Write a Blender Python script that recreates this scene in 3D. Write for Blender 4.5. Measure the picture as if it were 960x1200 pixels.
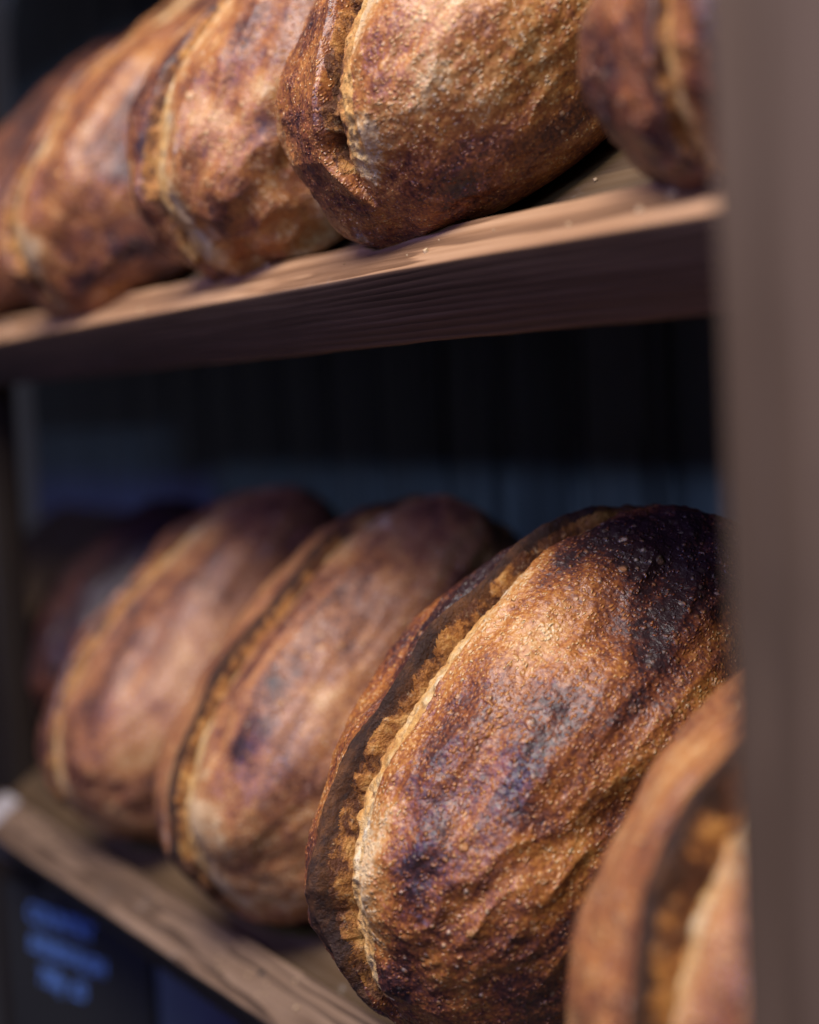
import bpy, math, random
import numpy as np
from mathutils import Vector, Matrix

R = math.radians
random.seed(4)
for o in list(bpy.data.objects):
    bpy.data.objects.remove(o)
sc = bpy.context.scene
COL = sc.collection

# ------------------------------------------------------------------ camera
Z0 = 1.25                                   # height of the lens above the floor
YAW, PITCH, ROLL = R(60.2), R(-3.93), R(-2.84)
cy, sy, cp, sp = math.cos(YAW), math.sin(YAW), math.cos(PITCH), math.sin(PITCH)
Fw = Vector((-sy * cp, cy * cp, sp)); Rt = Vector((cy, sy, 0)); Up = Rt.cross(Fw)
c_, s_ = math.cos(ROLL), math.sin(ROLL)
Rr = c_ * Rt + s_ * Up; Uu = c_ * Up - s_ * Rt
cam_d = bpy.data.cameras.new('camera')
cam = bpy.data.objects.new('camera', cam_d); COL.objects.link(cam)
cam.matrix_world = Matrix(((Rr.x, Uu.x, -Fw.x, 0), (Rr.y, Uu.y, -Fw.y, 0), (Rr.z, Uu.z, -Fw.z, Z0), (0, 0, 0, 1)))
cam_d.sensor_fit = 'HORIZONTAL'; cam_d.sensor_width = 24.0; cam_d.lens = 50.0
cam_d.clip_start = 0.01; cam_d.clip_end = 100
cam_d.dof.use_dof = True; cam_d.dof.focus_distance = 0.70; cam_d.dof.aperture_fstop = 2.75
cam_d.dof.aperture_blades = 0
sc.camera = cam

# ------------------------------------------------------------------ world + lamps (an interior: window light and an added violet lamp)
w = bpy.data.worlds.new('World'); sc.world = w; w.use_nodes = True
bg = w.node_tree.nodes['Background']
bg.inputs[0].default_value = (0.58, 0.56, 0.72, 1); bg.inputs[1].default_value = 0.042

def area(name, loc, aim, size, size_y, power, col):
    l = bpy.data.lights.new(name, 'AREA'); l.shape = 'RECTANGLE'; l.size = size; l.size_y = size_y
    l.energy = power; l.color = col
    o = bpy.data.objects.new(name, l); COL.objects.link(o); o.location = loc
    o.rotation_euler = (Vector(aim) - Vector(loc)).to_track_quat('-Z', 'Y').to_euler()
    return o
area('window_light', (-0.25, -0.48, Z0 + 1.45), (-0.65, 0.42, Z0 - 0.1), 1.2, 0.7, 60, (1.0, 0.945, 0.89))
area('cool_window_light', (0.25, -1.3, Z0 + 0.47), (-0.75, 0.42, Z0 - 0.1), 0.7, 0.10, 8.0, (0.50, 0.66, 1.0))
area('violet_sheen_lamp', (-0.46, -1.40, Z0 + 0.88), (-0.60, 0.36, Z0 - 0.1), 0.30, 0.28, 13.0, (0.25, 0.19, 1.0))  # added unseen lamp that gives the crusts a violet sheen

sc.view_settings.view_transform = 'Standard'
try: sc.view_settings.look = 'None'
except Exception: pass
sc.view_settings.exposure = 0; sc.view_settings.gamma = 1; sc.view_settings.use_curve_mapping = False
sc.render.engine = 'CYCLES'
sc.cycles.use_denoising = True
sc.cycles.max_bounces = 6

# ------------------------------------------------------------------ rack frame of reference
D, ZU, ZL = 0.341, Z0 + 0.05, Z0 - 0.31      # front line of the rails; heights of the two rails
AL = R(34.2)                                  # tilt of the display shelves
SLOPE = Vector((0, math.cos(AL), math.sin(AL))); NRM = Vector((0, -math.sin(AL), math.cos(AL)))
RECESS = 0.012
RW, RH = 0.033, 0.036                          # rail section
def shelf_point(x, t, n, zs):
    return Vector((x, D, zs)) + t * SLOPE + n * NRM

# ------------------------------------------------------------------ node helpers
class G:
    def __init__(s, name):
        s.m = bpy.data.materials.new(name); s.m.use_nodes = True
        s.t = s.m.node_tree; s.t.nodes.clear()
        s.out = s.t.nodes.new('ShaderNodeOutputMaterial'); s.b = s.t.nodes.new('ShaderNodeBsdfPrincipled')
        s.t.links.new(s.b.outputs[0], s.out.inputs[0])
    def n(s, typ, **kw):
        nd = s.t.nodes.new('ShaderNode' + typ)
        for k, v in kw.items(): setattr(nd, k, v)
        return nd
    def put(s, sock, v):
        if v is None: return
        if hasattr(v, 'is_output'): s.t.links.new(v, sock)
        elif isinstance(v, (tuple, list)):
            sock.default_value = tuple(v) + ((1,) if len(v) == 3 and len(sock.default_value) == 4 else ())
        else: sock.default_value = v
    def math(s, op, a, b=None, c=None, clamp=False):
        nd = s.n('Math', operation=op); nd.use_clamp = clamp
        for i, v in enumerate((a, b, c)): s.put(nd.inputs[i], v)
        return nd.outputs[0]
    def vmul(s, a, v):
        nd = s.n('VectorMath', operation='MULTIPLY'); s.put(nd.inputs[0], a); nd.inputs[1].default_value = v
        return nd.outputs[0]
    def vadd(s, a, b):
        nd = s.n('VectorMath', operation='ADD'); s.put(nd.inputs[0], a); s.put(nd.inputs[1], b)
        return nd.outputs[0]
    def noise(s, vec, scale, detail=4, rough=.55, dist=0.0, out=0):
        nd = s.n('TexNoise'); s.put(nd.inputs['Vector'], vec); nd.inputs['Scale'].default_value = scale
        nd.inputs['Detail'].default_value = detail; nd.inputs['Roughness'].default_value = rough
        nd.inputs['Distortion'].default_value = dist
        return nd.outputs[out]
    def vor(s, vec, scale, feature='F1', out='Distance', rand=1.0):
        nd = s.n('TexVoronoi', feature=feature); s.put(nd.inputs['Vector'], vec); nd.inputs['Scale'].default_value = scale
        nd.inputs['Randomness'].default_value = rand
        return nd
    def remap(s, v, a, b, c=0.0, d=1.0, smooth=True):
        nd = s.n('MapRange'); nd.interpolation_type = 'SMOOTHSTEP' if smooth else 'LINEAR'
        for i, x in enumerate((v, a, b, c, d)): s.put(nd.inputs[i], x)
        return nd.outputs[0]
    def ramp(s, v, stops):
        nd = s.n('ValToRGB'); e = nd.color_ramp.elements
        while len(e) < len(stops): e.new(.5)
        for el, (p, c) in zip(e, stops): el.position = p; el.color = tuple(c) + (1,)
        s.put(nd.inputs[0], v); return nd.outputs[0]
    def mix(s, f, a, b, mode='MIX'):
        nd = s.n('Mix', data_type='RGBA', blend_type=mode)
        s.put(nd.inputs[0], f); s.put(nd.inputs[6], a); s.put(nd.inputs[7], b)
        return nd.outputs[2]
    def attr(s, name, out='Fac'):
        nd = s.n('Attribute'); nd.attribute_name = name; return nd.outputs[out]
    def obj(s): return s.n('TexCoord').outputs['Object']
    def sep(s, v):
        nd = s.n('SeparateXYZ'); s.put(nd.inputs[0], v); return nd.outputs
    def bump(s, h, dist, strength=1.0, prev=None):
        nd = s.n('Bump'); nd.inputs['Strength'].default_value = strength; nd.inputs['Distance'].default_value = dist
        s.put(nd.inputs['Height'], h); s.put(nd.inputs['Normal'], prev); return nd.outputs[0]
    def set(s, **kw):
        for k, v in kw.items(): s.put(s.b.inputs[k.replace('_', ' ')], v)

# ------------------------------------------------------------------ materials: wood
def wood(name, dark, mid, light, axis=0, seed=0.0, gloss=.5, ring=380.0, pith=(0.0, 0.0), front_shade=None, wear=None, relief=.0003, flour=0.0):
    g = G(name); o = g.obj(); o = g.vadd(o, (seed, seed * 1.7, seed * .6))
    xyz = g.sep(g.obj()); oth = [k for k in range(3) if k != axis]
    lv = [26.0, 26.0, 26.0]; lv[axis] = 2.2
    drift = g.noise(g.vmul(o, lv), 1.0, 3, .55); wig = [180.0, 180.0, 180.0]; wig[axis] = 14.0
    wigg = g.noise(g.vmul(o, wig), 1.0, 2, .5)
    da = g.math('SUBTRACT', xyz[oth[0]], pith[0]); db = g.math('SUBTRACT', xyz[oth[1]], pith[1])
    rr = g.math('SQRT', g.math('ADD', g.math('MULTIPLY', da, da), g.math('MULTIPLY', db, db)))
    rr = g.math('ADD', rr, g.math('MULTIPLY', g.math('SUBTRACT', drift, .5), .013))
    rr = g.math('ADD', rr, g.math('MULTIPLY', g.math('SUBTRACT', wigg, .5), .0012))
    rings = g.math('FRACT', g.math('MULTIPLY', rr, ring))
    rings = g.math('MULTIPLY', g.remap(rings, 0.0, .9), g.remap(rings, 1.0, .9))
    f = [300.0, 300.0, 300.0]; f[axis] = 9.0
    fib = g.noise(g.vmul(o, f), 1.0, 4, .6)
    low = g.noise(g.vmul(o, [3.0 if k != axis else 1.0 for k in range(3)]), 3.0, 4, .6)
    k = g.math('ADD', g.math('MULTIPLY', rings, .45), g.math('ADD', g.math('MULTIPLY', fib, .55), g.math('MULTIPLY', low, .5)))
    k = g.math('SUBTRACT', k, .27)
    c = g.ramp(k, [(0.12, dark), (.48, mid), (.85, light)])
    blot = g.noise(o, 9.0, 5, .65)
    c = g.mix(g.remap(blot, .52, .75, 0, .55), c, [x * .55 for x in mid])
    rough = g.remap(fib, .2, .8, gloss - .08, gloss + .14)
    if flour:
        fl = g.noise(o, 55.0, 6, .75); fl2 = g.noise(o, 5.0, 2)
        fm = g.math('MULTIPLY', g.remap(fl, .58, .78), g.remap(fl2, .46, .66, 0, flour))
        c = g.mix(fm, c, (.62, .58, .53))
    if front_shade:                                   # shade of the downward front face put into its colour; upper side untinted
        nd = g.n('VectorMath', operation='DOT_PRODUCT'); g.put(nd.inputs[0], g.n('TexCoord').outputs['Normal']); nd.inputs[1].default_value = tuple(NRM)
        c = g.mix(g.math('ADD', g.remap(nd.outputs['Value'], .55, .85), g.math('MULTIPLY', g.math('SUBTRACT', fib, .5), .3), clamp=True), g.mix(1.0, c, front_shade, 'MULTIPLY'), c)
    if wear:                                    # rubbed bare wood: (position along the board, half length, colour)
        x = g.sep(g.obj())[0]
        d = g.math('ABSOLUTE', g.math('SUBTRACT', x, wear[0]))
        d = g.math('ADD', d, g.math('MULTIPLY', g.math('SUBTRACT', g.noise(o, 40.0, 3), .5), wear[1]))
        c = g.mix(g.remap(d, wear[1], wear[1] * .6), c, wear[2])
    g.set(Base_Color=c, Roughness=rough)
    h = g.math('ADD', g.math('MULTIPLY', fib, .6), g.math('MULTIPLY', rings, .25))
    g.set(Normal=g.bump(h, relief, .9))
    return g.m

M_RAIL_U = wood('walnut_rail', (.10, .046, .021), (.29, .152, .075), (.45, .265, .145), 0, .0, .5, 300.0, (D + .06, ZU - .075), flour=.9, front_shade=(.21, .20, .245))
M_RAIL_L = wood('walnut_rail_worn', (.05, .028, .017), (.145, .086, .050), (.25, .16, .10), 0, 2.3, .55, 430.0, (D + .05, ZL - .06), front_shade=(.12, .13, .17), wear=(-1.275, .024, (.40, .36, .34)), flour=.4)
M_BOARD = wood('shelf_board_wood', (.06, .034, .015), (.085, .048, .02), (.12, .072, .032), 0, 4.1, .55, 70.0, (D, Z0 - 1.0), flour=.8)
M_POST = wood('post_wood', (.072, .044, .026), (.098, .062, .038), (.124, .080, .050), 2, 1.2, .5, 300.0, (-.30, D + .12))
M_POST_D = wood('dark_post_wood', (.005, .0025, .0015), (.011, .005, .0025), (.02, .010, .005), 2, 3.2, .5, 300.0, (-1.4, D + .1))
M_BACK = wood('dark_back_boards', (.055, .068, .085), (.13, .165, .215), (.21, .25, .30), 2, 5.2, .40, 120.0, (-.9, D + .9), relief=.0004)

def simple(name, col, rough=.6, bump_scale=None, bump_d=.0003):
    g = G(name); o = g.obj(); n = g.noise(o, bump_scale or 60.0, 5, .6)
    c = g.mix(g.remap(n, .35, .7, 0, .5), col, [x * .6 for x in col])
    g.set(Base_Color=c, Roughness=rough, Normal=g.bump(n, bump_d, .6)); return g.m
M_SLATE = simple('chalkboard_black', (.012, .012, .013), .65, 120.0)
M_CHALK = simple('blue_chalk_marker', (.12, .25, .62), .7, 300.0)
M_HOLE = simple('dark_nail_head', (.006, .005, .005), .6)

# ------------------------------------------------------------------ mesh helpers
def link_mesh(name, verts, faces, mat, parent=None, smooth=False):
    me = bpy.data.meshes.new(name); me.from_pydata([tuple(v) for v in verts], [], faces); me.update()
    me.materials.append(mat)
    if smooth: me.polygons.foreach_set('use_smooth', [True] * len(me.polygons))
    o = bpy.data.objects.new(name, me); COL.objects.link(o)
    if parent: o.parent = parent
    return o

def worn_bar(name, length, wd, ht, mat, parent, origin, ex, ey, ez, bev=.003, seg=60, wob=.0006, seed=0):
    """A sawn bar along ex from origin, with rounded, slightly uneven edges; section ey x ez (ez downwards is -)."""
    rnd = np.random.RandomState(seed)
    prof = []
    for cx, cz, a0 in ((wd - bev, ht - bev, 0), (bev, ht - bev, 90), (bev, bev, 180), (wd - bev, bev, 270)):
        for k in range(4):
            a = R(a0 + 30 * k); prof.append((cx + bev * math.cos(a), cz + bev * math.sin(a)))
    n = len(prof); V = []; F = []
    ph = rnd.rand(n, 3) * 6.28
    for i in range(seg + 1):
        u = i / seg * length
        for j, (a, b) in enumerate(prof):
            d = wob * (math.sin(u * 23 + ph[j // 4, 0]) + .6 * math.sin(u * 71 + ph[j // 4, 1]) + .4 * math.sin(u * 160 + ph[j // 4, 2]))
            da = d if a > wd / 2 else -d; db = d if b > ht / 2 else -d
            V.append(Vector(origin) + ex * u + ey * (a + da * .7) + ez * (b + db * .7))
    for i in range(seg):
        for j in range(n):
            j2 = (j + 1) % n
            F.append((i * n + j, i * n + j2, (i + 1) * n + j2, (i + 1) * n + j))
    F.append(tuple(range(n - 1, -1, -1))); F.append(tuple(seg * n + j for j in range(n)))
    o = link_mesh(name, V, F, mat, parent)
    me = o.data
    me.polygons.foreach_set('use_smooth', [True] * len(me.polygons))
    me.set_sharp_from_angle(angle=R(50))
    return o

EX, EY, EZ = Vector((1, 0, 0)), Vector((0, 1, 0)), Vector((0, 0, 1))

# ------------------------------------------------------------------ the rack
rack = bpy.data.objects.new('display_rack', None); COL.objects.link(rack)
rack['label'] = 'dark wooden bakery rack with sloping shelves, front rails and an upright post'
rack['category'] = 'bread rack'

X_POST, X_LPOST = -0.3100, -1.318           # inner edges of right and left posts
PF = D - 0.08                                 # front of the posts
worn_bar('post', 2.1, .080, .080, M_POST, rack, (X_POST, PF, 0), EZ, EX, EY, .004, 40, .0004, 1)
worn_bar('post', 2.1, .070, .027, M_POST_D, rack, (X_LPOST - .070, D + RW + .003, 0), EZ, EX, EY, .003, 40, .0004, 2)
SH_LEN = .372
levels = ((ZU, M_RAIL_U), (ZL, M_RAIL_L), (ZL - .36, M_RAIL_L), (ZU + .36, M_RAIL_U))  # the topmost level is unseen, added to shade the back boards
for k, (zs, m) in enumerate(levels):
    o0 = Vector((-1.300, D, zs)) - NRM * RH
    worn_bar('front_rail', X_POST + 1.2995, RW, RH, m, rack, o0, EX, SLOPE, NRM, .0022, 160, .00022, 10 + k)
    o1 = shelf_point(X_LPOST, RW + .001, -RECESS - .018, zs)
    worn_bar('shelf_board', -.229 - X_LPOST, SH_LEN - RW, .018, M_BOARD, rack, o1, EX, SLOPE, NRM, .002, 40, .0003, 20 + k)
    if k != 2:                              # behind the post and on into the next bay to the left
        worn_bar('shelf_board', .0745, SH_LEN - RW - .042, .018, M_BOARD, rack, shelf_point(X_LPOST - .0726, RW + .043, -RECESS - .018, zs), EX, SLOPE, NRM, .001, 6, .0001, 50 + k)
        worn_bar('shelf_board', .60, SH_LEN - RW, .018, M_BOARD, rack, o1 - EX * .672, EX, SLOPE, NRM, .002, 20, .0003, 30 + k)
# end panel to the right of the post, behind it
worn_bar('side_panel', 2.1, .020, .31, M_POST_D, rack, (X_POST + .082, PF + .02, 0), EZ, EX, EY, .002, 10, .0002, 5)
# back boards, one by one, with open joints
YB = D + .318
rb = random.Random(8); x = -2.1; k = 0
while x < -.23:
    wd = rb.uniform(.085, .105)
    worn_bar('back_board', 2.1, wd - .0035, .016, M_BACK, rack, (x, YB + rb.uniform(0, .002), 0), EZ, EX, EY, .0025, 8, .0003, 40 + k)
    x += wd; k += 1
# nail in the lower rail
def disc(name, c, r, nrm, mat, parent, depth=.0006):
    q = nrm.to_track_quat('Z', 'Y'); V = []; n = 12
    for h, rr in ((-.002, r), (depth * .5, r), (depth, r * .6)):
        for i in range(n):
            a = 2 * math.pi * i / n; V.append(c + q @ Vector((rr * math.cos(a), rr * math.sin(a) * .8, h)))
    F = [(l * n + i, l * n + (i + 1) % n, (l + 1) * n + (i + 1) % n, (l + 1) * n + i) for l in range(2) for i in range(n)]
    F.append(tuple(range(2 * n, 3 * n)))
    return link_mesh(name, V, F, mat, parent, True)
disc('nail_head', shelf_point(-.805, .0205, .0002, ZL), .0024, NRM, M_HOLE, rack)

# ------------------------------------------------------------------ gradient noise in numpy
class Perlin:
    def __init__(s, seed):
        r = np.random.RandomState(seed)
        s.p = np.tile(r.permutation(256), 3).astype(np.int32)
        g = r.normal(size=(256, 3)); s.g = (g / np.linalg.norm(g, axis=1)[:, None]).astype(np.float32)
    def __call__(s, P):
        P = P.astype(np.float32); i = np.floor(P).astype(np.int32); f = P - i; i &= 255
        u = f * f * f * (f * (f * 6 - 15) + 10); out = 0
        for dx in (0, 1):
            for dy in (0, 1):
                for dz in (0, 1):
                    h = s.p[s.p[s.p[i[:, 0] + dx] + i[:, 1] + dy] + i[:, 2] + dz]
                    g = s.g[h]
                    d = g[:, 0] * (f[:, 0] - dx) + g[:, 1] * (f[:, 1] - dy) + g[:, 2] * (f[:, 2] - dz)
                    wx = u[:, 0] if dx else 1 - u[:, 0]; wy = u[:, 1] if dy else 1 - u[:, 1]; wz = u[:, 2] if dz else 1 - u[:, 2]
                    out = out + d * wx * wy * wz
        return out * 1.5
    def fbm(s, P, oct=3):
        o = 0; a = 1.0
        for k in range(oct):
            o = o + a * s(P * (2.03 ** k) + 17.3 * k); a *= .5
        return o

def sstep(a, b, x):
    t = np.clip((x - a) / (b - a), 0, 1); return t * t * (3 - 2 * t)

def cube_sphere(N):
    a = np.tan(np.linspace(-1, 1, N + 1) * math.pi / 4)
    U, V = np.meshgrid(a, a, indexing='ij'); O = np.ones_like(U)
    sides = [(O, U, V), (-O, V, U), (V, O, U), (U, -O, V), (U, V, O), (V, U, -O)]
    pts = np.concatenate([np.stack(s, -1).reshape(-1, 3) for s in sides])
    pts /= np.linalg.norm(pts, axis=1)[:, None]
    idx = np.arange((N + 1) ** 2).reshape(N + 1, N + 1)
    q = np.stack([idx[:-1, :-1], idx[1:, :-1], idx[1:, 1:], idx[:-1, 1:]], -1).reshape(-1, 4)
    F = np.concatenate([q + k * (N + 1) ** 2 for k in range(6)])
    key = np.round(pts * 1e5).astype(np.int64)
    _, first, inv = np.unique(key, axis=0, return_index=True, return_inverse=True)
    return pts[first], inv.reshape(-1)[F]
_cs = {}

def np_mesh(name, V, F, mat, parent, attrs):
    used = np.unique(F); remap = np.full(len(V), -1); remap[used] = np.arange(len(used)); F = remap[F]
    me = bpy.data.meshes.new(name)
    me.vertices.add(len(used)); me.vertices.foreach_set('co', V[used].astype(np.float32).ravel())
    me.loops.add(F.size); me.loops.foreach_set('vertex_index', F.astype(np.int32).ravel())
    me.polygons.add(len(F)); me.polygons.foreach_set('loop_start', (np.arange(len(F)) * 4).astype(np.int32))
    me.polygons.foreach_set('loop_total', np.full(len(F), 4, np.int32)) if False else None
    me.update(calc_edges=True); me.validate()
    me.polygons.foreach_set('use_smooth', np.ones(len(me.polygons), bool))
    for k, v in attrs.items():
        at = me.attributes.new(k, 'FLOAT', 'POINT'); at.data.foreach_set('value', v[used].astype(np.float32))
    me.materials.append(mat)
    o = bpy.data.objects.new(name, me); COL.objects.link(o); o.parent = parent
    return o

# ------------------------------------------------------------------ crust, ear and crumb materials
def crust_mat(name, seed, bake=0.0, pale=0.0, contrast=1.0, flour=.3, blister=1.0, fine=1.0):
    g = G(name); o = g.obj(); p = g.vadd(o, (seed * 1.37, seed * .71, seed * 2.11))
    long = g.vmul(p, (1.0, .17, 1.0))
    n1 = g.noise(p, 11.0, 5, .62, .5)
    n2 = g.noise(long, 34.0, 5, .6, .8)
    n3 = g.noise(p, 75.0, 4, .65)
    n4 = g.noise(p, 600.0, 3, .65)
    k = g.math('ADD', g.math('MULTIPLY', g.math('SUBTRACT', n1, .5), 1.5 * contrast), g.math('MULTIPLY', g.math('SUBTRACT', n2, .5), 1.45 * contrast))
    k = g.math('ADD', k, g.math('MULTIPLY', g.math('SUBTRACT', n3, .5), .75 * contrast))
    k = g.math('ADD', k, g.math('MULTIPLY', g.math('SUBTRACT', n4, .5), .9 * fine))
    k = g.math('ADD', k, g.math('ADD', g.attr('bake'), .50 + bake))
    rim = g.attr('rim')
    k = g.math('SUBTRACT', k, g.math('MULTIPLY', rim, .34))
    # blisters: small pale bubbles of skin, in patches
    v1 = g.vor(g.vadd(p, g.vmul(g.noise(p, 60.0, 2, out=1), (.006, .006, .006))), 300.0)
    b1 = g.remap(v1.outputs['Distance'], .42, .12)
    cell = g.sep(v1.outputs['Color'])
    patch = g.remap(g.noise(p, 16.0, 3), .44, .62)
    b1 = g.math('MULTIPLY', b1, g.remap(cell[0], .35, .75))
    v2 = g.vor(p, 135.0); b2 = g.math('MULTIPLY', g.remap(v2.outputs['Distance'], .36, .16), g.remap(g.sep(v2.outputs['Color'])[1], .80, .92))
    bl = g.math('MAXIMUM', g.math('MULTIPLY', b1, g.math('MULTIPLY_ADD', patch, .65, .35)), g.math('MULTIPLY', b2, g.math('MULTIPLY_ADD', patch, .8, .2)))
    v0 = g.vor(g.vadd(g.vmul(p, (1.0, .65, 1.0)), g.vmul(g.noise(p, 90.0, 2, out=1), (.005, .005, .005))), 760.0)
    b0 = g.remap(v0.outputs['Distance'], .55, .10)
    b0 = g.math('MULTIPLY', b0, g.remap(g.sep(v0.outputs['Color'])[2], .25, .85))
    k = g.math('SUBTRACT', k, g.math('ADD', g.math('MULTIPLY', bl, .30 * blister), g.math('MULTIPLY', g.math('SUBTRACT', b0, .22), .46 * fine)))
    pl = lambda c: tuple(x + (y - x) * pale for x, y in zip(c, (.44, .24, .165)))
    c = g.ramp(k, [(0.0, pl((.66, .45, .23))), (.22, pl((.50, .235, .068))), (.42, pl((.36, .125, .028))), (.63, pl((.20, .060, .022))), (.84, (.078, .024, .018)), (1.0, (.028, .012, .013))])
    c = g.mix(g.math('MULTIPLY', bl, .30 * blister), c, g.mix(.42, c, (.78, .52, .26)))
    c = g.mix(g.math('MULTIPLY', g.math('MULTIPLY', bl, g.remap(cell[1], .82, .93)), .55 * blister), c, (.72, .58, .42))
    # flour caught in the skin
    fl = g.math('MULTIPLY', g.remap(g.noise(long, 70.0, 6, .8), .56, .74), g.remap(g.noise(p, 13.0, 2), .50, .66, 0, flour))
    c = g.mix(fl, c, (.62, .56, .50))
    g.set(Base_Color=c, Roughness=g.remap(n3, .3, .7, .27, .46), Specular_IOR_Level=.48)
    c = g.mix(g.math('MULTIPLY', g.remap(rim, .80, 1.02), g.remap(n3, .25, .6, .25, .75)), c, (.74, .56, .33))
    nb = g.bump(g.noise(long, 130.0, 5, .6), .0009, .6)
    nb = g.bump(bl, .0011 * min(1.0, blister), .85, nb)
    nb = g.bump(b0, .00065 * fine, .85, nb)
    nb = g.bump(g.noise(p, 560.0, 3, .65), .0006 * fine, .8, nb)
    g.set(Normal=nb)
    return g.m

def ear_mat():
    g = G('burnt_ear_crust'); o = g.obj()
    n = g.noise(g.vmul(o, (1, .4, 1)), 90.0, 6, .75)
    c = g.ramp(g.math('ADD', n, g.math('MULTIPLY', g.math('MULTIPLY', g.attr('earlight'), g.attr('earlight')), .13)), [(.35, (.014, .008, .006)), (.58, (.045, .019, .011)), (.76, (.16, .062, .02)), (1.0, (.35, .16, .05))])
    g.set(Base_Color=c, Roughness=.5, Specular_IOR_Level=.32, Normal=g.bump(g.noise(o, 190.0, 6, .75), .0026, 1.0)); return g.m
def crumb_mat():
    g = G('torn_crumb'); o = g.obj()
    n = g.noise(o, 55.0, 7, .72); n2 = g.noise(o, 260.0, 4, .7)
    k = g.math('ADD', g.attr('gs'), g.math('MULTIPLY', g.math('SUBTRACT', n, .5), 2.3))
    c = g.ramp(k, [(.0, (.10, .030, .008)), (.16, (.42, .17, .035)), (.40, (.60, .32, .085)), (.66, (.64, .43, .19)), (.95, (.80, .68, .46))])
    c = g.mix(g.remap(n2, .56, .75, 0, .55), c, (.72, .56, .33)); c = g.mix(g.remap(n2, .48, .32, 0, .75), c, (.30, .13, .04))
    g.set(Base_Color=c, Roughness=.75, Normal=g.bump(g.math('ADD', n, g.math('MULTIPLY', n2, .6)), .0030, 1.0)); return g.m
M_EAR, M_CRUMB = ear_mat(), crumb_mat()

LP = np.array([-0.060, -0.028, -0.0165, -0.0118, -0.0094, -0.0076, -0.0060, -0.0050, -0.0032, -0.0024, 0.0020, 0.0070, 0.0115, 0.0170, 0.028])
LH = np.array([0.0, 0.0005, 0.0022, 0.0048, 0.0060, 0.0036, -0.0020, -0.0098, -0.0104, -0.0052, -0.0038, -0.0020, -0.0004, 0.0008, 0.0])
LT = np.array([0.0, 0.0000, 0.0004, 0.0010, 0.0014, 0.0010, 0.0004, 0.0, 0.0, 0.0, 0.0, 0.0, 0.0, 0.0, 0.0])

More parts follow.
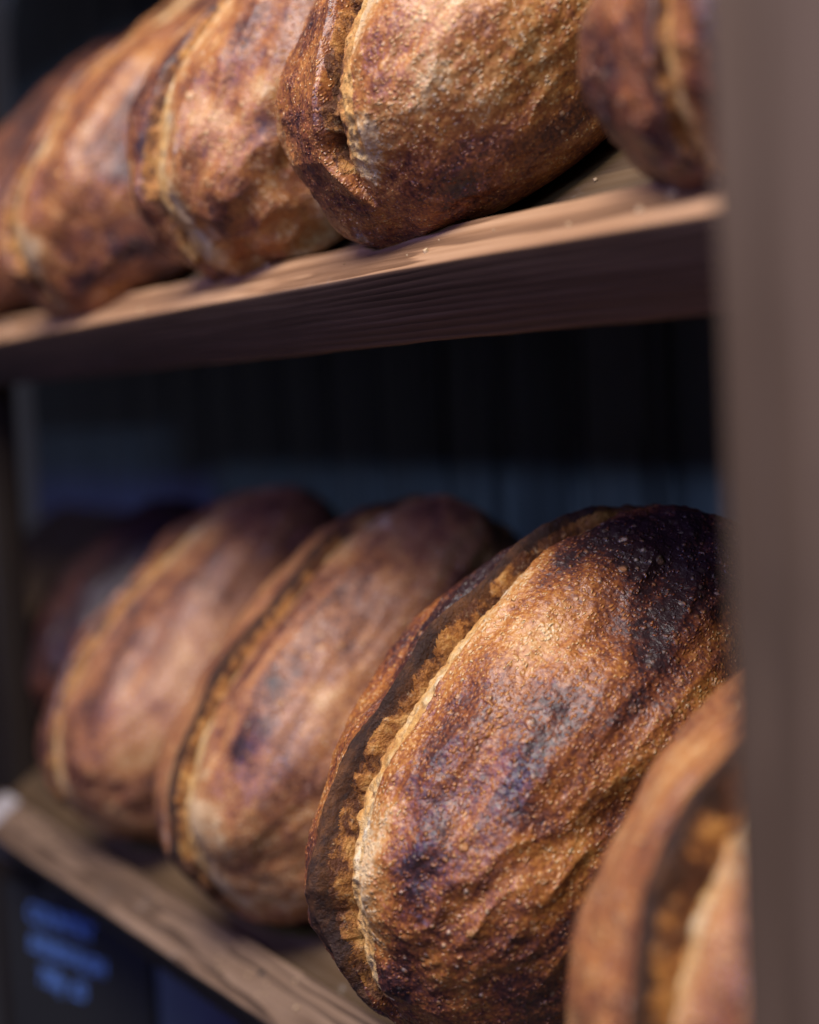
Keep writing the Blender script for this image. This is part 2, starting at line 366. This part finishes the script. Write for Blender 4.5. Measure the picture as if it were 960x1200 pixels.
def make_loaf(x, t, n, axes, tilt, yaw, zs, N, seed, label, group, mat, score, name='sourdough_loaf', lump=1.0, bakefn=None, folds=1.0, S_ex=2.4):
    """score: dict(x0, k, ph0, ph1 (degrees over the loaf, 90 = crown, 180 = front tip), w width factor, depth factor, ear factor)"""
    A, B, Cc = axes
    if N not in _cs: _cs[N] = cube_sphere(N)
    q, F = _cs[N]; q = q.copy()
    xs = np.clip(q[:, 0] , -1, 1)
    x2 = .48 * xs + .52 * xs ** 3                     # more mesh lines near the score
    sc_ = np.sqrt(np.maximum(1 - x2 ** 2, 0) / np.maximum(1 - xs ** 2, 1e-9))
    q = np.stack([x2, q[:, 1] * sc_, q[:, 2] * sc_], 1); q /= np.linalg.norm(q, axis=1)[:, None]
    per = Perlin(seed); per2 = Perlin(seed + 100)
    ex = S_ex
    rad = (np.abs(q) ** ex).sum(1) ** (-1 / ex)
    p = q * rad[:, None] * np.array(axes)
    nn = q / np.array(axes); nn /= np.linalg.norm(nn, axis=1)[:, None]
    # broad unevenness, long folds of the skin, finer lumps
    d = .0065 * lump * per(p * 13.0) + .0028 * lump * per(p * 31.0)
    d += .0022 * folds * per2(p * np.array([46.0, 7.0, 46.0])) + .0011 * folds * (1 - 2 * np.abs(per2(p * np.array([70.0, 12.0, 70.0]) + 5)))
    d += .0005 * per.fbm(p * 95.0, 2)
    if N > 150: d += .00045 * per2.fbm(p * 260.0, 2)
    ph = np.degrees(np.arctan2(q[:, 2], -q[:, 1])); ph = 180 - ph           # 0 back tip, 90 crown, 180 front tip
    ph = np.where(ph > 300, ph - 360, ph)
    S = score
    wob = .0045 * per(np.stack([ph * .03, ph * 0 + 3.3, ph * 0], 1)) + .0006 * per2(np.stack([ph * .12, ph * 0 + 1.3, ph * 0], 1))
    s = p[:, 0] - (S['x0'] + S.get('k', 0) * (ph - 90) / 90 + wob)
    if S.get('flip'): s = -s
    act = sstep(S['ph0'] - 14, S['ph0'] + 22, ph) * sstep(S['ph1'] + 8, S['ph1'] - 30, ph)
    wv = S['w'] * (.35 + .65 * act) * (1 + .38 * per2(np.stack([ph * .06, ph * 0 + 7.7, ph * 0], 1)))
    jag = .0019 * per2.fbm(p * 36.0, 3) * sstep(-.016, -.008, s) * sstep(.010, .000, s) + .0003 * per2(p * 120.0)
    sn = (s + jag * (np.abs(s) < .03)) / wv
    hh = np.interp(sn, LP, LH) * act; tt = np.interp(sn, LP, LT) * act
    earz = (sn < -.006); hh = np.where(earz, hh * S['ear'], hh * S['depth']); tt = np.where(earz, tt * S['ear'], tt)
    inside = act * sstep(-.0074, -.0062, sn) * sstep(.0112, .0084, sn + .0016 * per(p * 38.0))
    holes = np.minimum(0, per.fbm(p * np.array([85.0, 75.0, 85.0]), 3) + .05)
    bridge = sstep(.25, .55, per2(p * np.array([70.0, 95.0, 70.0]) + 9)) * sstep(-.0062, -.0048, sn) * sstep(-.0016, -.0034, sn)
    hh += inside * ((.0125 * sstep(-.0022, -.0042, sn) + .0012) * holes + .0042 * bridge + .0011 * per2.fbm(p * 190.0, 2)) * S['depth']
    hh += np.where((sn < -.008) & (sn > -.022), .0012 * act * per2.fbm(p * np.array([60.0, 30.0, 60.0]), 2), 0)
    v = p + nn * (d * (1 - .6 * inside) + hh)[:, None]
    v[:, 0] += tt * (-1 if S.get('flip') else 1)
    crumb = inside; ear = act * sstep(-.0138, -.0112, sn) * sstep(-.0062, -.0074, sn) * (0 if S.get('noear') else 1)
    # placing on the sloping shelf
    ct, st = math.cos(tilt), math.sin(tilt); cyw, syw = math.cos(yaw), math.sin(yaw)
    Y = np.array([0, ct, st]); Nn = np.array([0, -st, ct]); XX = np.array([1., 0, 0])
    rot = np.stack([cyw * XX + syw * Y, cyw * Y - syw * XX, Nn], 1)
    cen = np.array(shelf_point(x, t, n, zs))
    wv_ = v @ rot.T + cen
    nr = np.array(NRM); hgt = (wv_ - np.array((0, D, zs))) @ nr + RECESS - .0005   # height above the shelf
    soft = .012
    new = np.where(hgt < soft, soft * np.exp(np.minimum((hgt - soft) / soft, 0)), hgt)
    new = np.maximum(new - .0002, .0003)
    wv_ += (new - hgt)[:, None] * nr[None]
    v = (wv_ - cen) @ rot
    root = bpy.data.objects.new(name, None); COL.objects.link(root)
    M = Matrix([list(r) for r in rot]).to_4x4(); M.translation = Vector(cen); root.matrix_world = M
    root.empty_display_size = .05
    root['label'] = label; root['category'] = 'bread loaf'; root['group'] = group
    u = p / np.array(axes)
    bake = bakefn(u, p, per) if bakefn else .16 * sstep(.2, .95, u[:, 2])
    rim = act * sstep(.002, .006, sn) * sstep(.028, .011, sn) * S.get('rim', 1.0)
    at = dict(bake=bake, rim=rim, gs=S.get('cream', .8) * np.clip((sn + .0074) / .0095, 0, 1), earlight=sstep(-.0175, -.0115, sn) + .5 * sstep(-.02, -.03, sn))
    fm = crumb[F].mean(1); fe = ear[F].mean(1)
    isc = fm > .45; ise = (fe > .45) & ~isc
    np_mesh('crust', v, F[~isc & ~ise], mat, root, at)
    if isc.any(): np_mesh('score_crumb', v, F[isc], M_CRUMB, root, at)
    if ise.any(): np_mesh('ear', v, F[ise], M_EAR, root, at)
    return root

GL, GU = 'sourdough loaves side by side on the lower shelf', 'sourdough loaves side by side on the upper shelf'
def patches(lst):
    """browner (+) or paler (-) patches of crust: (x, y, z) on the loaf, stretch along the loaf, radius, amount"""
    def f(u, p, per):
        b = np.zeros(len(p)); wp = p + .010 * np.stack([per(p * 28.0 + 3), per(p * 28.0 + 31), per(p * 28.0 + 57)], 1)
        for (x, y, z), st, r, amt in lst:
            d2 = (wp[:, 0] - x) ** 2 + ((wp[:, 1] - y) / st) ** 2 + (wp[:, 2] - z) ** 2
            b += amt * np.exp(-d2 / (r * r))
        return b
    return f
hero_bake = patches([((.040, .080, .066), 1.3, .046, .40), ((.0, .06, .085), 1.6, .03, .22), ((.022, -.050, .079), 1.7, .017, .34), ((.012, -.015, .088), 1.5, .014, .18),
    ((.046, -.085, .052), 1.4, .012, .26), ((.066, -.050, .052), 2.2, .008, .30), ((.073, -.012, .050), 2.2, .007, .30), ((.076, .024, .047), 2.2, .012, .32),
    ((.047, .004, .077), 1.4, .018, -.20), ((.047, -.048, .070), 1.5, .010, -.10), ((.081, -.022, .036), 1.8, .020, -.26), ((.078, -.055, .030), 1.6, .012, -.16),
    ((.050, -.112, .012), 1.2, .024, .18), ((.066, -.091, -.006), 1.6, .020, .20), ((.016, -.129, .017), 1.0, .016, .30), ((.005, -.085, .068), 2.0, .010, -.14),
    ((-.024, .01, .086), 2.6, .020, .45), ((-.026, -.07, .066), 1.4, .012, .25)])
mid_bake = patches([((.036, -.122, .030), 1.0, .014, .36), ((.040, -.120, .028), 1.5, .012, .15), ((.056, -.110, .010), 1.6, .018, -.16), ((.066, -.100, .012), 1.6, .014, -.14),
    ((.046, -.118, -.012), 1.5, .016, .14), ((.075, -.08, .02), 1.6, .03, .02), ((.02, -.14, -.02), 1.0, .015, .05)])
pale_bake = patches([((.022, -.110, .030), 1.0, .012, -.50), ((.014, -.120, .004), 1.0, .012, -.45), ((.0, .05, .08), 1.8, .05, .25), ((.05, -.06, .05), 1.5, .016, .16), ((.03, -.02, .07), 1.6, .014, .12)])
SC = dict(x0=-.004, k=0.0, ph0=28, ph1=205, w=1.0, depth=1.0, ear=1.0)
def S_(**k): d = dict(SC); d.update(k); return d

make_loaf(-.611, .151, .070, (.090, .134, .090), R(38.2), R(2.4), ZL, 300, 3,
          'big sharp loaf on the lower shelf with near black crown and long open slash', GL,
          crust_mat('crust_dark_blistered', 1.0, .02), S_(x0=.004, k=.005, ph1=186, rim=1.25, cream=.56, w=1.08, depth=1.15, ear=.9), S_ex=2.15, folds=1.6, bakefn=hero_bake)
make_loaf(-.850, .163, .057, (.084, .133, .073), R(43), R(6), ZL, 120, 7,
          'pinkish tan loaf directly left of the big sharp loaf on the lower shelf', GL,
          crust_mat('crust_pink_tan', 2.0, -.05, .18, 1.1, .7), S_(x0=.006, ear=.5, depth=.8, w=1.1, cream=.55), S_ex=2.65, bakefn=pale_bake)
make_loaf(-1.060, .163, .056, (.085, .131, .071), R(43), R(4), ZL, 100, 9,
          'blurred reddish tan loaf second from the left post on the lower shelf', GL,
          crust_mat('crust_red_tan', 3.0, -.03, .2, 1.1, .6), S_(x0=-.006, ear=.4, depth=.6, w=1.2, noear=True, rim=1.2, cream=.5), S_ex=2.65)
make_loaf(-1.325, .205, .040, (.074, .105, .054), R(42), R(0), ZL, 80, 12,
          'sliver of dark reddish loaf showing beside the left post on the lower shelf', GL,
          crust_mat('crust_dark_red', 4.0, .45, .0, .8, .3), S_(ph0=250, ph1=60))
make_loaf(-.386, .137, .074, (.096, .136, .096), R(34.2), R(0), ZL, 130, 15,
          'light golden loaf partly behind the right post on the lower shelf, deep slash', GL,
          crust_mat('crust_golden_near', 5.0, -.14, .1, .95, .6), S_(x0=.006, w=.85, ear=.8, depth=1.7, rim=1.2, cream=.5), S_ex=2.2)
make_loaf(-.628, .158, .050, (.089, .144, .066), R(42), R(0), ZU, 190, 21,
          'sharp golden brown blistered loaf in the middle of the upper shelf', GU,
          crust_mat('crust_brown_floury', 6.0, -.02, .05, 1.1, 1.2, .6), S_(x0=.010, k=.008, ph0=30, ph1=186, w=1.35, ear=.7, noear=True, depth=1.25, rim=1.25, cream=.40), S_ex=2.65, bakefn=mid_bake)
make_loaf(-.800, .162, .052, (.096, .150, .074), R(44), R(0), ZU, 120, 24,
          'orange tan loaf directly left of the sharp loaf on the upper shelf, long creases', GU,
          crust_mat('crust_orange_tan', 7.0, -.06, .08, 1.15, .6), S_(x0=.002, w=1.5, ear=.3, depth=.8, rim=1.4, cream=.5, noear=True), folds=2.0)
make_loaf(-1.012, .145, .047, (.096, .142, .070), R(42), R(0), ZU, 100, 27,
          'blurred orange brown loaf second to the left of the sharp upper shelf loaf', GU,
          crust_mat('crust_orange_far', 8.0, -.04, .08, 1.15, .6), S_(x0=.0, w=1.5, ear=.3, depth=.8, rim=1.4, cream=.5, noear=True))
make_loaf(-1.24, .160, .046, (.088, .130, .066), R(42), R(0), ZU, 80, 29,
          'farthest loaf on the upper shelf, only a dim brown edge beside the left post', GU,
          crust_mat('crust_dim_far', 9.0, .08, .15, .9, .3), S_(w=.7, ear=.3, depth=.5, noear=True))
make_loaf(-.410, .160, .036, (.094, .147, .060), R(40), R(-2), ZU, 120, 33,
          'dark red brown loaf at the right end of the upper shelf, partly behind the post', GU,
          crust_mat('crust_red_brown_near', 10.0, .30, .05, .8, .3), S_(x0=.004, w=.6, ear=.3, depth=.6, noear=True, cream=.4), S_ex=2.5)

# ------------------------------------------------------------------ chalkboard price card on the next shelf down
sign = bpy.data.objects.new('price_sign', None); COL.objects.link(sign)
sign.location = (-1.285, .371, ZL - .3275); sign.rotation_euler = (0, 0, R(13))
sign['label'] = 'black chalkboard price card with three lines of blue handwriting below the lower rail'
sign['category'] = 'price sign'
worn_bar('chalk_panel', .20, .006, .300, M_SLATE, sign, (-.025, 0, -.026), EX, EY, EZ, .001, 4, .0, 3)
for k, (txt, xx, zz, sz) in enumerate((('COUNTRY', .012, .250, .0190), ('SOURDOUGH', .013, .227, .0165), ('750g  £5', .024, .203, .0185))):
    cu = bpy.data.curves.new('handwriting', 'FONT'); cu.body = txt; cu.size = sz; cu.extrude = .0003; cu.shear = .15; cu.offset = .0004
    tmp = bpy.data.objects.new('tmp', cu); COL.objects.link(tmp); bpy.context.view_layer.update()
    me = bpy.data.meshes.new_from_object(tmp.evaluated_get(bpy.context.evaluated_depsgraph_get())); me.name = 'handwriting'
    bpy.data.objects.remove(tmp); me.materials.clear(); me.materials.append(M_CHALK)
    to = bpy.data.objects.new('handwriting', me); COL.objects.link(to); to.parent = sign
    to.location = (xx, -.0005, zz); to.rotation_euler = (R(90), 0, 0)

# ------------------------------------------------------------------ crumbs and flakes of crust lying on the shelves
rc = random.Random(11); V = []; F = []
for zs, cnt in ((ZU, 70), (ZL, 130)):
    for k in range(cnt):
        x = rc.uniform(-1.28, -.36)
        t, nh = (rc.uniform(.002, .031), .0002) if rc.random() < .45 else (rc.uniform(.04, .13), -RECESS + .0004)
        r = .0005 + .0016 * rc.random() ** 3; b = len(V); c = shelf_point(x, t, nh, zs)
        for h, q in ((0, 1.0), (.7, .75)):
            for j in range(5):
                a = j * 1.2566 + rc.uniform(-.3, .3); rr = r * q * rc.uniform(.6, 1.2)
                V.append(c + EX * rr * math.cos(a) + SLOPE * rr * math.sin(a) + NRM * h * r * rc.uniform(.7, 1.2))
        for j in range(5):
            F.append((b + j, b + (j + 1) % 5, b + 5 + (j + 1) % 5, b + 5 + j))
        F.append(tuple(b + 5 + j for j in range(5)))
M_BITS = simple('crust_flakes', (.52, .36, .20), .8, 200.0)
bits = link_mesh('crumbs', V, F, M_BITS); bits['kind'] = 'stuff'
bits['label'] = 'pale crumbs and crust flakes scattered on the rails and shelves'; bits['category'] = 'crumbs'
